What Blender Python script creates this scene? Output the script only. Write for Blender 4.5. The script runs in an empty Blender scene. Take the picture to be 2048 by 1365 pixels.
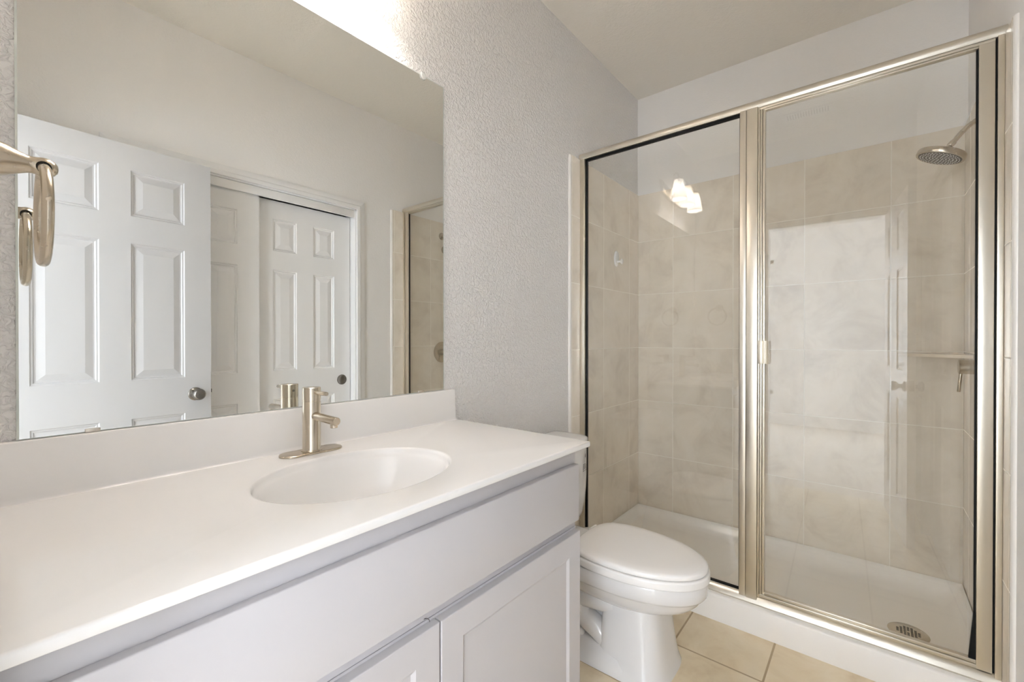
import bpy, bmesh, math, random
from mathutils import Vector, Matrix
random.seed(7)
PI = math.pi
S = bpy.context.scene
COL = S.collection

# ------------------------------------------------------------------ camera
CAM = (1.1664, 0.0, 1.165)
cam_data = bpy.data.cameras.new('camera')
cam_data.sensor_width = 36.0
cam_data.lens = 36.0 * 876.066 / 2048.0
cam_data.clip_start = 0.01
cam_data.clip_end = 60
cam = bpy.data.objects.new('camera', cam_data)
COL.objects.link(cam)
cam.location = CAM
cam.rotation_euler = (PI / 2 - 0.0049, 0, 0.6867)
S.camera = cam

# ------------------------------------------------------------------ light and exposure
LAMP_STRENGTH = 56.0
LAMP_COLOR = (1.0, 0.925, 0.87)
DAY_STRENGTH = 6.3
DAY_COLOR = (0.84, 0.91, 1.0)
world = bpy.data.worlds.new('world')
S.world = world
world.use_nodes = True
world.node_tree.nodes['Background'].inputs[0].default_value = (0.55, 0.7, 1.0, 1)
world.node_tree.nodes['Background'].inputs[1].default_value = 0.3
S.view_settings.view_transform = 'Standard'
S.view_settings.look = 'None'
S.view_settings.exposure = 1.5
S.view_settings.gamma = 1.0
S.view_settings.use_curve_mapping = False
S.cycles.max_bounces = 18
S.cycles.diffuse_bounces = 13
S.cycles.glossy_bounces = 8
S.cycles.transmission_bounces = 8
S.cycles.transparent_max_bounces = 16
S.cycles.caustics_reflective = True
S.cycles.sample_clamp_indirect = 10.0
S.cycles.blur_glossy = 0.5

# ------------------------------------------------------------------ dimensions (metres)
# x: 0 = vanity wall, W = closet wall ; y: 0 = doorway wall, YB = shower back wall ; z up
W, YB, ZC = 1.486, 2.70, 2.703
YF = 1.959                       # front plane of the shower enclosure
TT = 0.010                       # tile thickness


# ------------------------------------------------------------------ material helpers
def mat(name):
    m = bpy.data.materials.new(name)
    m.use_nodes = True
    nt = m.node_tree
    return m, nt, nt.nodes['Principled BSDF']


def N(nt, t, **kw):
    n = nt.nodes.new(t)
    for k, v in kw.items():
        setattr(n, k, v)
    return n


def math_node(nt, op, a, b=None, c=None, clamp=False):
    n = N(nt, 'ShaderNodeMath', operation=op, use_clamp=clamp)
    for i, v in enumerate((a, b, c)):
        if v is None:
            continue
        if isinstance(v, (int, float)):
            n.inputs[i].default_value = v
        else:
            nt.links.new(v, n.inputs[i])
    return n.outputs[0]


def plain(name, col, rough=0.5, metal=0.0, spec=0.5, coat=0.0, bump=None, vary=0.0):
    m, nt, b = mat(name)
    b.inputs['Base Color'].default_value = (*col, 1)
    b.inputs['Roughness'].default_value = rough
    b.inputs['Metallic'].default_value = metal
    b.inputs['Specular IOR Level'].default_value = spec
    b.inputs['Coat Weight'].default_value = coat
    b.inputs['Coat Roughness'].default_value = 0.05
    tc = N(nt, 'ShaderNodeTexCoord')
    if vary:
        no = N(nt, 'ShaderNodeTexNoise')
        no.inputs['Scale'].default_value = 6.0
        no.inputs['Detail'].default_value = 4.0
        nt.links.new(tc.outputs['Object'], no.inputs['Vector'])
        mx = N(nt, 'ShaderNodeMix', data_type='RGBA')
        mx.inputs['A'].default_value = (*[c * (1 - vary) for c in col], 1)
        mx.inputs['B'].default_value = (*[min(1, c * (1 + vary)) for c in col], 1)
        nt.links.new(no.outputs['Fac'], mx.inputs['Factor'])
        nt.links.new(mx.outputs['Result'], b.inputs['Base Color'])
    if bump:
        scale, strength, dist, detail = bump
        no = N(nt, 'ShaderNodeTexNoise')
        no.inputs['Scale'].default_value = scale
        no.inputs['Detail'].default_value = detail
        no.inputs['Roughness'].default_value = 0.55
        nt.links.new(tc.outputs['Object'], no.inputs['Vector'])
        bp = N(nt, 'ShaderNodeBump')
        bp.inputs['Strength'].default_value = strength
        bp.inputs['Distance'].default_value = dist
        nt.links.new(no.outputs['Fac'], bp.inputs['Height'])
        nt.links.new(bp.outputs['Normal'], b.inputs['Normal'])
    return m


def brushed(name, col, rough, stretch=(1, 1, 40), strength=0.012):
    m, nt, b = mat(name)
    b.inputs['Base Color'].default_value = (*col, 1)
    b.inputs['Metallic'].default_value = 1.0
    tc = N(nt, 'ShaderNodeTexCoord')
    mp = N(nt, 'ShaderNodeMapping')
    mp.inputs['Scale'].default_value = stretch
    no = N(nt, 'ShaderNodeTexNoise')
    no.inputs['Scale'].default_value = 30
    no.inputs['Detail'].default_value = 3
    nt.links.new(tc.outputs['Object'], mp.inputs['Vector'])
    nt.links.new(mp.outputs['Vector'], no.inputs['Vector'])
    r = math_node(nt, 'MULTIPLY_ADD', no.outputs['Fac'], 0.024, rough - 0.012)
    nt.links.new(r, b.inputs['Roughness'])
    return m


def tile_mat(name, axes, offs, pitch, tones, grout, gw=0.003, rough=0.22, seed=0.0, cloud=5.0):
    """square tiles laid in a grid; joints run through offs, cloudy stone print inside every tile"""
    m, nt, b = mat(name)
    tc = N(nt, 'ShaderNodeTexCoord')
    sx = N(nt, 'ShaderNodeSeparateXYZ')
    nt.links.new(tc.outputs['Object'], sx.inputs[0])
    ds, cells = [], []
    for ax, o, p in zip(axes, offs, pitch):
        u = math_node(nt, 'DIVIDE', math_node(nt, 'SUBTRACT', sx.outputs[ax], o), p)
        cells.append(math_node(nt, 'FLOOR', u))
        f = math_node(nt, 'FRACT', math_node(nt, 'ADD', u, 0.5))
        ds.append(math_node(nt, 'MULTIPLY', math_node(nt, 'ABSOLUTE', math_node(nt, 'SUBTRACT', f, 0.5)), p))
    d = math_node(nt, 'MINIMUM', ds[0], ds[1])
    mr = N(nt, 'ShaderNodeMapRange', interpolation_type='SMOOTHSTEP')
    mr.inputs['From Min'].default_value = gw * 0.45
    mr.inputs['From Max'].default_value = gw * 0.9
    nt.links.new(d, mr.inputs['Value'])
    # per-tile shift of the print
    cv = N(nt, 'ShaderNodeCombineXYZ')
    nt.links.new(cells[0], cv.inputs[0])
    nt.links.new(cells[1], cv.inputs[1])
    cv.inputs[2].default_value = seed
    wn = N(nt, 'ShaderNodeTexWhiteNoise', noise_dimensions='3D')
    nt.links.new(cv.outputs[0], wn.inputs['Vector'])
    sc = N(nt, 'ShaderNodeVectorMath', operation='MULTIPLY_ADD')
    nt.links.new(wn.outputs['Color'], sc.inputs[0])
    sc.inputs[1].default_value = (6, 6, 6)
    nt.links.new(tc.outputs['Object'], sc.inputs[2])
    n1 = N(nt, 'ShaderNodeTexNoise')
    n1.inputs['Scale'].default_value = cloud
    n1.inputs['Detail'].default_value = 7
    n1.inputs['Roughness'].default_value = 0.62
    n1.inputs['Distortion'].default_value = 0.6
    nt.links.new(sc.outputs[0], n1.inputs['Vector'])
    cr = N(nt, 'ShaderNodeValToRGB')
    e = cr.color_ramp.elements
    e[0].position, e[0].color = 0.30, (*tones[0], 1)
    e[1].position, e[1].color = 0.72, (*tones[2], 1)
    k = e.new(0.5)
    k.color = (*tones[1], 1)
    nt.links.new(n1.outputs['Fac'], cr.inputs[0])
    mx = N(nt, 'ShaderNodeMix', data_type='RGBA')
    mx.inputs['A'].default_value = (*grout, 1)
    nt.links.new(mr.outputs[0], mx.inputs['Factor'])
    nt.links.new(cr.outputs[0], mx.inputs['B'])
    nt.links.new(mx.outputs['Result'], b.inputs['Base Color'])
    rr = math_node(nt, 'MULTIPLY_ADD', mr.outputs[0], rough - 0.8, 0.8)
    nt.links.new(rr, b.inputs['Roughness'])
    n2 = N(nt, 'ShaderNodeTexNoise')
    n2.inputs['Scale'].default_value = 9.0
    n2.inputs['Detail'].default_value = 2
    nt.links.new(tc.outputs['Object'], n2.inputs['Vector'])
    h = math_node(nt, 'MULTIPLY_ADD', n2.outputs['Fac'], 0.35, mr.outputs[0])
    bp = N(nt, 'ShaderNodeBump')
    bp.inputs['Strength'].default_value = 0.5
    bp.inputs['Distance'].default_value = 0.0012
    nt.links.new(h, bp.inputs['Height'])
    nt.links.new(bp.outputs['Normal'], b.inputs['Normal'])
    return m


def pane_glass(name, tint, f0):
    """clear pane: every face lets light straight through and mirrors a Schlick share of it"""
    m, nt, b = mat(name)
    nt.nodes.remove(b)
    out = nt.nodes['Material Output']
    ge = N(nt, 'ShaderNodeNewGeometry')
    dt = N(nt, 'ShaderNodeVectorMath', operation='DOT_PRODUCT')
    nt.links.new(ge.outputs['Normal'], dt.inputs[0])
    nt.links.new(ge.outputs['Incoming'], dt.inputs[1])
    c = math_node(nt, 'ABSOLUTE', dt.outputs['Value'])
    p = math_node(nt, 'POWER', math_node(nt, 'SUBTRACT', 1.0, c), 5.0)
    fac = math_node(nt, 'MULTIPLY_ADD', p, 1 - f0, f0, clamp=True)
    tr = N(nt, 'ShaderNodeBsdfTransparent')
    tr.inputs[0].default_value = (*tint, 1)
    gl = N(nt, 'ShaderNodeBsdfGlossy')
    gl.inputs['Roughness'].default_value = 0.0
    gl.inputs[0].default_value = (1, 1, 1, 1)
    mx = N(nt, 'ShaderNodeMixShader')
    nt.links.new(fac, mx.inputs[0])
    nt.links.new(tr.outputs[0], mx.inputs[1])
    nt.links.new(gl.outputs[0], mx.inputs[2])
    nt.links.new(mx.outputs[0], out.inputs['Surface'])
    return m


def emitter(name, col, strength):
    m, nt, b = mat(name)
    nt.nodes.remove(b)
    em = N(nt, 'ShaderNodeEmission')
    em.inputs[0].default_value = (*col, 1)
    em.inputs[1].default_value = strength
    nt.links.new(em.outputs[0], nt.nodes['Material Output'].inputs['Surface'])
    return m


def plaster(name, col, scale, strength, dist):
    """orange-peel sprayed wall paint"""
    m, nt, b = mat(name)
    b.inputs['Base Color'].default_value = (*col, 1)
    b.inputs['Roughness'].default_value = 0.55
    b.inputs['Specular IOR Level'].default_value = 0.3
    tc = N(nt, 'ShaderNodeTexCoord')
    n1 = N(nt, 'ShaderNodeTexNoise')
    n1.inputs['Scale'].default_value = scale
    n1.inputs['Detail'].default_value = 3.0
    n1.inputs['Roughness'].default_value = 0.5
    n1.inputs['Distortion'].default_value = 0.8
    nt.links.new(tc.outputs['Object'], n1.inputs['Vector'])
    mr = N(nt, 'ShaderNodeMapRange', interpolation_type='SMOOTHSTEP')
    mr.inputs['From Min'].default_value = 0.38
    mr.inputs['From Max'].default_value = 0.66
    nt.links.new(n1.outputs['Fac'], mr.inputs['Value'])
    bp = N(nt, 'ShaderNodeBump')
    bp.inputs['Strength'].default_value = strength
    bp.inputs['Distance'].default_value = dist
    nt.links.new(mr.outputs[0], bp.inputs['Height'])
    nt.links.new(bp.outputs['Normal'], b.inputs['Normal'])
    return m


WALL_C = (0.832, 0.82, 0.808)
M = {}
M['wall'] = plaster('wall_paint', WALL_C, 85, 0.75, 0.004)
M['wall_plain'] = plaster('wall_paint_fine', WALL_C, 85, 0.12, 0.003)
M['bedroom'] = plaster('bedroom_wall_paint', (0.88, 0.88, 0.88), 85, 0.1, 0.003)
M['ceiling'] = plaster('ceiling_paint', (0.82, 0.79, 0.735), 60, 0.2, 0.003)
M['white'] = plain('white_semi_gloss_paint', (0.83, 0.83, 0.83), 0.32, bump=(220, 0.02, 0.001, 2))
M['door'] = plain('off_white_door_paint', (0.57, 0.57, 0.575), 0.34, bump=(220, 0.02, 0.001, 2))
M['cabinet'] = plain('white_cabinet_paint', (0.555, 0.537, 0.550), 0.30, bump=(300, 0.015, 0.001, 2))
M['marble'] = plain('white_cultured_marble', (0.83, 0.817, 0.803), 0.18, coat=0.3, vary=0.01)
M['porcelain'] = plain('white_porcelain', (0.76, 0.75, 0.745), 0.10, coat=0.4)
M['plastic'] = plain('white_plastic', (0.88, 0.865, 0.85), 0.22)
M['acrylic'] = plain('white_shower_pan_acrylic', (0.90, 0.88, 0.85), 0.18)
M['nickel'] = brushed('brushed_nickel', (0.59, 0.52, 0.42), 0.27, (3, 3, 3))
M['nickel_h'] = brushed('brushed_nickel_crosswise', (0.61, 0.545, 0.445), 0.25, (3, 3, 30))
M['nickel_dark'] = brushed('satin_nickel_knob', (0.30, 0.28, 0.255), 0.25, (1, 1, 1), 0.0)
M['frame'] = brushed('brushed_nickel_shower_frame', (0.74, 0.695, 0.61), 0.33, (3, 3, 3))
M['nozzle_face'] = plain('brown_nozzle_face', (0.10, 0.078, 0.05), 0.5, metal=0.0)
M['rubber'] = plain('black_rubber', (0.006, 0.006, 0.006), 0.6, spec=0.2)
M['dark'] = plain('dark_gap', (0.02, 0.018, 0.015), 0.8)
M['ink'] = plain('dark_printed_ink', (0.05, 0.05, 0.05), 0.6)
M['ink_grey'] = plain('grey_printed_ink', (0.35, 0.35, 0.34), 0.6)
M['label'] = plain('pale_sticker', (0.80, 0.79, 0.77), 0.4)
M['clip'] = plain('clear_plastic_clip', (0.75, 0.75, 0.73), 0.12)
M['clip_metal'] = brushed('mirror_clip_metal', (0.72, 0.66, 0.58), 0.30)
M['caulk'] = plain('white_tile_edge', (0.82, 0.79, 0.75), 0.3)
M['carpet'] = plain('beige_carpet', (0.70, 0.66, 0.61), 0.95, bump=(400, 0.5, 0.004, 3))
TONES = ((0.69, 0.62, 0.53), (0.80, 0.735, 0.64), (0.86, 0.80, 0.715))
GROUT = (0.88, 0.84, 0.765)
TP = 0.335
M['tile_back'] = tile_mat('shower_tile_back', (0, 2), (0.231, 0.100), (TP, 0.3365), TONES, GROUT, seed=1.0)
M['tile_left'] = tile_mat('shower_tile_left', (1, 2), (2.219, 0.100), (TP, 0.3365), TONES, GROUT, seed=2.0)
M['tile_right'] = tile_mat('shower_tile_right', (1, 2), (2.219, 0.100), (TP, 0.3365), TONES, GROUT, seed=3.0)
M['tile_floor'] = tile_mat('floor_tile', (0, 1), (0.582, 1.683), (0.304, 0.304),
                           ((0.68, 0.55, 0.37), (0.79, 0.675, 0.485), (0.85, 0.75, 0.575)), (0.46, 0.355, 0.225),
                           gw=0.005, rough=0.30, seed=4.0, cloud=6.0)
M['mirror'] = plain('silvered_mirror', (0.90, 0.91, 0.89), 0.0, metal=1.0)
M['mirror_edge'] = plain('green_glass_edge', (0.66, 0.70, 0.66), 0.12)
M['glass'] = pane_glass('clear_shower_glass', (0.993, 0.997, 0.992), 0.058)
M['bulb'] = emitter('lit_bulb', LAMP_COLOR, LAMP_STRENGTH)
M['daylight'] = emitter('daylit_window_pane', DAY_COLOR, DAY_STRENGTH)
# frosted shade
_m, _nt, _b = mat('frosted_lamp_glass')
_nt.nodes.remove(_b)
_tl = N(_nt, 'ShaderNodeBsdfTranslucent'); _tl.inputs[0].default_value = (0.95, 0.93, 0.9, 1)
_df = N(_nt, 'ShaderNodeBsdfDiffuse'); _df.inputs[0].default_value = (0.9, 0.89, 0.87, 1)
_mx = N(_nt, 'ShaderNodeMixShader'); _mx.inputs[0].default_value = 0.40
_nt.links.new(_tl.outputs[0], _mx.inputs[1]); _nt.links.new(_df.outputs[0], _mx.inputs[2])
_nt.links.new(_mx.outputs[0], _nt.nodes['Material Output'].inputs['Surface'])
M['shade'] = _m


# ------------------------------------------------------------------ mesh helpers
def finish(name, bm, m, parent=None, angle=38, kind=None, recalc=True):
    if recalc:
        bmesh.ops.recalc_face_normals(bm, faces=bm.faces)
    bm.normal_update()
    lim = math.radians(angle)
    for f in bm.faces:
        f.smooth = True
    for e in bm.edges:
        if len(e.link_faces) == 2:
            e.smooth = e.calc_face_angle(0) < lim
        else:
            e.smooth = False
    me = bpy.data.meshes.new(name)
    bm.to_mesh(me)
    bm.free()
    for mm in (m if isinstance(m, (list, tuple)) else [m]):
        me.materials.append(mm)
    o = bpy.data.objects.new(name, me)
    COL.objects.link(o)
    if parent:
        o.parent = parent
        if parent.type == 'EMPTY' or True:
            o.matrix_parent_inverse = parent.matrix_world.inverted()
    if kind:
        o['kind'] = kind
    return o


def tag(o, label, cat, group=None):
    o['label'] = label
    o['category'] = cat
    if group:
        o['group'] = group
    return o


def thing(name, label, cat, loc, group=None):
    o = bpy.data.objects.new(name, None)
    o.empty_display_size = 0.05
    COL.objects.link(o)
    o.location = loc
    o.matrix_world = Matrix.Translation(loc)
    return tag(o, label, cat, group)


def BM():
    return bmesh.new()


def box(bm, lo, hi, bev=0.0, seg=2, mi=0):
    lo, hi = Vector(lo), Vector(hi)
    r = bmesh.ops.create_cube(bm, size=1.0)
    vs = r['verts']
    for v in vs:
        v.co = Vector(((lo[i] + hi[i]) / 2 + v.co[i] * (hi[i] - lo[i])) for i in range(3))
    fs = {f for v in vs for f in v.link_faces}
    for f in fs:
        f.material_index = mi
    if bev > 0:
        es = {e for v in vs for e in v.link_edges}
        bmesh.ops.bevel(bm, geom=list(es), offset=bev, segments=seg, profile=0.5, affect='EDGES', clamp_overlap=True)
    return vs


def quad(bm, pts, mi=0):
    f = bm.faces.new([bm.verts.new(p) for p in pts])
    f.material_index = mi
    return f


def loft(bm, rings, cap0=True, cap1=True, close=True, mi=0):
    vr = [[bm.verts.new(p) for p in r] for r in rings]
    n = len(vr[0])
    for a, b in zip(vr[:-1], vr[1:]):
        for i in range(n if close else n - 1):
            j = (i + 1) % n
            bm.faces.new((a[i], a[j], b[j], b[i])).material_index = mi
    if cap0:
        bm.faces.new(list(reversed(vr[0]))).material_index = mi
    if cap1:
        bm.faces.new(vr[-1]).material_index = mi
    return vr


def lathe(bm, prof, origin, axis=(0, 0, 1), seg=32, cap0=True, cap1=True, mi=0):
    """prof: list of (radius, distance along axis)"""
    a = Vector(axis).normalized()
    u = a.orthogonal().normalized()
    w = a.cross(u)
    o = Vector(origin)
    rings = [[o + a * h + (u * math.cos(2 * PI * k / seg) + w * math.sin(2 * PI * k / seg)) * max(r, 1e-5)
              for k in range(seg)] for r, h in prof]
    return loft(bm, rings, cap0, cap1, True, mi)


def tube(bm, pts, rad, seg=16, caps=True, closed=False, mi=0):
    pts = [Vector(p) for p in pts]
    n = len(pts)
    rad = rad if isinstance(rad, (list, tuple)) else [rad] * n
    rings = []
    ref = None
    for i, p in enumerate(pts):
        if closed:
            t = pts[(i + 1) % n] - pts[i - 1]
        else:
            t = pts[min(i + 1, n - 1)] - pts[max(i - 1, 0)]
        t.normalize()
        if ref is None:
            ref = t.orthogonal().normalized()
        ref = (ref - t * ref.dot(t)).normalized()
        b = t.cross(ref)
        rings.append([p + (ref * math.cos(2 * PI * k / seg) + b * math.sin(2 * PI * k / seg)) * rad[i] for k in range(seg)])
    if closed:
        rings.append(rings[0])
        vr = loft(bm, rings, False, False, True, mi)
        bmesh.ops.remove_doubles(bm, verts=vr[0] + vr[-1], dist=1e-6)
    else:
        loft(bm, rings, caps, caps, True, mi)


def smooth_path(ctrl, n=8):
    """Catmull-Rom through the control points"""
    P = [Vector(c) for c in ctrl]
    P = [P[0] * 2 - P[1]] + P + [P[-1] * 2 - P[-2]]
    out = []
    for i in range(1, len(P) - 2):
        for k in range(n):
            t = k / n
            a, b, c, d = P[i - 1], P[i], P[i + 1], P[i + 2]
            out.append(0.5 * ((2 * b) + (c - a) * t + (2 * a - 5 * b + 4 * c - d) * t * t + (3 * b - a - 3 * c + d) * t ** 3))
    out.append(P[-2])
    return out


def extrude_profile(bm, prof, fixed_axis, a0, a1, mi=0):
    """prof: closed 2-D outline in the two other axes, run along fixed_axis"""
    def p3(q, a):
        v = [0, 0, 0]
        oth = [i for i in range(3) if i != fixed_axis]
        v[oth[0]], v[oth[1]] = q
        v[fixed_axis] = a
        return v
    loft(bm, [[p3(q, a0) for q in prof], [p3(q, a1) for q in prof]], mi=mi)


# ------------------------------------------------------------------ setting: bathroom shell
BX0, BX1, BY0 = -1.40, 3.30, -3.05          # bedroom beyond the doorway
YD = -0.020                                  # bathroom face of the doorway wall
WT = 0.135                                 # wall reaches back to y = -WT
OPX0, OPX1, OPZ = 0.612, 1.345, 2.035        # doorway opening

bm = BM(); box(bm, (0, -WT, -0.06), (W + 0.7, YB + 0.1, 0.0))
finish('floor', bm, M['tile_floor'], kind='structure')
bm = BM(); box(bm, (-0.115, YD, ZC), (W + 0.7, YB + 0.1, ZC + 0.06))
finish('ceiling', bm, M['ceiling'], kind='structure')
bm = BM(); box(bm, (-0.115, YD, 0), (0, YB + 0.1, ZC))
finish('wall_left', bm, M['wall'], kind='structure')
bm = BM(); box(bm, (0, YB, 0), (W + 0.7, YB + 0.1, ZC))
finish('wall_back', bm, M['wall_plain'], kind='structure')
# closet wall with its opening and the dark closet behind it
CY0, CY1, CZ = 0.400, 1.592, 2.022
bm = BM()
CT_ = 0.115
box(bm, (W, YD, 0), (W + CT_, CY0, ZC)); box(bm, (W, CY1, 0), (W + CT_, YB, ZC)); box(bm, (W, CY0, CZ), (W + CT_, CY1, ZC))
finish('wall_right', bm, M['wall_plain'], kind='structure')
bm = BM()
box(bm, (W + 0.62, YD, 0), (W + 0.66, YB, ZC)); box(bm, (W + 0.115, YD, 0), (W + 0.62, 0.03, ZC)); box(bm, (W + 0.115, 1.9, 0), (W + 0.62, 1.93, ZC))
finish('wall_closet', bm, M['wall_plain'], kind='structure')
# doorway wall
bm = BM()
box(bm, (BX0, -WT, 0), (OPX0, YD, ZC)); box(bm, (OPX1, -WT, 0), (BX1, YD, ZC)); box(bm, (OPX0, -WT, OPZ), (OPX1, YD, ZC))
finish('wall_front', bm, M['wall_plain'], kind='structure')
# doorway jamb lining and casings
bm = BM()
box(bm, (OPX0, -WT, 0), (OPX0 + 0.012, YD, OPZ)); box(bm, (OPX1 - 0.012, -WT, 0), (OPX1, YD, OPZ)); box(bm, (OPX0, -WT, OPZ - 0.012), (OPX1, YD, OPZ))
finish('trim_1', bm, M['white'], kind='structure')
bm = BM()
for y0, y1 in ((YD, YD + 0.013), (-WT - 0.014, -WT)):
    box(bm, (OPX0 - 0.050, y0, 0), (OPX0, y1, OPZ + 0.055), 0.003); box(bm, (OPX1, y0, 0), (OPX1 + 0.055, y1, OPZ + 0.055), 0.003)
    box(bm, (OPX0, y0, OPZ), (OPX1, y1, OPZ + 0.055), 0.003)
finish('trim_2', bm, M['white'], kind='structure')

# bedroom beyond
bm = BM(); box(bm, (BX0, BY0, -0.06), (BX1, -WT, 0.0)); finish('floor_bedroom', bm, M['carpet'], kind='structure')
bm = BM(); box(bm, (BX0, BY0, ZC), (BX1, YD, ZC + 0.06)); finish('ceiling_bedroom', bm, M['bedroom'], kind='structure')
bm = BM(); box(bm, (BX1, BY0, 0), (BX1 + 0.1, YD, ZC)); finish('wall_bedroom_right', bm, M['bedroom'], kind='structure')
bm = BM(); box(bm, (BX0 - 0.1, BY0, 0), (BX0, YD, ZC)); finish('wall_bedroom_left', bm, M['bedroom'], kind='structure')
WZ0, WZ1 = 0.40, 2.25
WINS = ((-1.05, 0.34), (1.58, 2.62))
bm = BM()
for a0, a1 in ((BX0, WINS[0][0]), (WINS[0][1], WINS[1][0]), (WINS[1][1], BX1)):
    box(bm, (a0, BY0 - 0.1, 0), (a1, BY0, ZC))
for a0, a1 in WINS:
    box(bm, (a0, BY0 - 0.1, 0), (a1, BY0, WZ0)); box(bm, (a0, BY0 - 0.1, WZ1), (a1, BY0, ZC))
finish('wall_bedroom_far', bm, M['bedroom'], kind='structure')
fy0, fy1 = BY0 - 0.06, BY0 - 0.02
for i, (a0, a1) in enumerate(WINS):
    bm = BM()
    box(bm, (a0, fy0, WZ0), (a0 + 0.05, fy1, WZ1)); box(bm, (a1 - 0.05, fy0, WZ0), (a1, fy1, WZ1))
    box(bm, (a0, fy0, WZ0), (a1, fy1, WZ0 + 0.05)); box(bm, (a0, fy0, WZ1 - 0.05), (a1, fy1, WZ1))
    box(bm, ((a0 + a1) / 2 - 0.025, fy0, WZ0), ((a0 + a1) / 2 + 0.025, fy1, WZ1))
    win = finish('window_%d' % (i + 1), bm, M['white'], kind='structure')
    bm = BM(); box(bm, (a0 + 0.03, BY0 - 0.046, WZ0 + 0.03), (a1 - 0.03, BY0 - 0.040, WZ1 - 0.03))
    finish('pane', bm, M['daylight'], win)


# closet: casing, jamb, fascia, sliding doors
def casing_profile():
    return [(0, 0), (0.018, 0), (0.018, 0.020), (0.013, 0.026), (0.013, 0.046), (0.009, 0.057), (0, 0.057)]


bm = BM()
prof = casing_profile()           # (depth out of wall, distance from opening)
CA = 0.057
for (sgn, ye) in ((-1, CY0), (1, CY1)):
    rings = []
    for z, dz in ((0.0, 0), (CZ, 1)):
        rings.append([(W - d, ye + sgn * s, z + dz * s) for d, s in prof])
    loft(bm, rings)
rings = []
for (sgn, ye) in ((-1, CY0), (1, CY1)):
    rings.append([(W - d, ye + sgn * s, CZ + s) for d, s in prof])
loft(bm, rings)
finish('trim_3', bm, M['white'], kind='structure', angle=25)
bm = BM()
box(bm, (W - 0.002, CY0, 0), (W + 0.115, CY0 + 0.008, CZ)); box(bm, (W - 0.002, CY1 - 0.008, 0), (W + 0.115, CY1, CZ)); box(bm, (W - 0.002, CY0, CZ - 0.008), (W + 0.115, CY1, CZ))
finish('trim_4', bm, M['white'], kind='structure')
bm = BM(); box(bm, (W + 0.001, CY0 + 0.008, 1.966), (W + 0.013, CY1 - 0.008, CZ - 0.010), 0.001)
finish('trim_5', bm, M['white'], kind='structure')


def panel_door(name, width, height, thick, cols, rows, m):
    """six-panel moulded door leaf; local: s along +y from 0, face looks to -x at x=0, z up"""
    bm = BM()
    # both faces: grid with sunk mouldings and raised fields
    def face(x0, sg):
        ys = sorted({0, width, *[c for cc in cols for c in cc]})
        zs = sorted({0, height, *[c for cc in rows for c in cc]})
        for i in range(len(ys) - 1):
            for j in range(len(zs) - 1):
                y0, y1, z0, z1 = ys[i], ys[i + 1], zs[j], zs[j + 1]
                if (y0, y1) in cols and (z0, z1) in rows:
                    steps = [(0, 0), (0.004, 0.0045), (0.009, 0.0045), (0.013, 0.0085), (0.018, 0.0085), (0.043, 0.0025), (0.046, 0.0025)]
                    rr = [[(x0 + sg * d, y0 + s, z0 + s), (x0 + sg * d, y1 - s, z0 + s), (x0 + sg * d, y1 - s, z1 - s), (x0 + sg * d, y0 + s, z1 - s)] for s, d in steps]
                    loft(bm, rr, False, True)
                else:
                    quad(bm, [(x0, y0, z0), (x0, y1, z0), (x0, y1, z1), (x0, y0, z1)])
    face(0, 1)
    face(thick, -1)
    for a, b in (((0, 0), (width, 0)), ((width, 0), (width, height)), ((width, height), (0, height)), ((0, height), (0, 0))):
        quad(bm, [(0, a[0], a[1]), (0, b[0], b[1]), (thick, b[0], b[1]), (thick, a[0], a[1])])
    bmesh.ops.remove_doubles(bm, verts=bm.verts, dist=1e-5)
    return finish(name, bm, m, kind='structure', angle=12)


# the bathroom door, swung open in front of the closet
rows6 = [(0.21, 0.803), (0.972, 1.574), (1.693, 1.893)]
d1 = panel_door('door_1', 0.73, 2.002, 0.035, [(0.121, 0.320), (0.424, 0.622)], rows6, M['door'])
ang = math.atan2(0.05, 0.72)
d1.rotation_euler = (0, 0, -ang)
d1.location = (1.323, 0.004, 0.010)
bpy.context.view_layer.update()


def door_knob(parent, s, z, mt, thick=0.035):
    """passage knob on both faces, in the door's local frame"""
    for sg, x0 in ((-1, 0.0), (1, thick)):
        k = 0.75 if sg > 0 else 1.0
        bm = BM()
        lathe(bm, [(0.031, 0.0), (0.031, 0.004), (0.026, 0.008), (0.013, 0.011), (0.010, 0.016), (0.011, 0.024 * k), (0.022, 0.034 * k),
                   (0.0275, 0.046 * k), (0.026, 0.054 * k), (0.020, 0.060 * k), (0.0, 0.0615 * k)], (0, 0, 0), (sg, 0, 0), 32)
        if sg < 0:
            lathe(bm, [(0.0035, 0.060), (0.0035, 0.0635), (0.0, 0.0635)], (0, 0, 0), (sg, 0, 0), 12)
        o = finish('door_knob', bm, mt)
        o.parent = parent
        o.location = (x0, s, z)


door_knob(d1, 0.663, 0.890, M['nickel_dark'])
bm = BM(); box(bm, (0.006, 0.7285, 0.868), (0.029, 0.7315, 0.925), 0.0005); box(bm, (0.012, 0.731, 0.889), (0.023, 0.738, 0.907), 0.001)
o = finish('latch', bm, M['nickel_dark']); o.parent = d1
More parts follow.
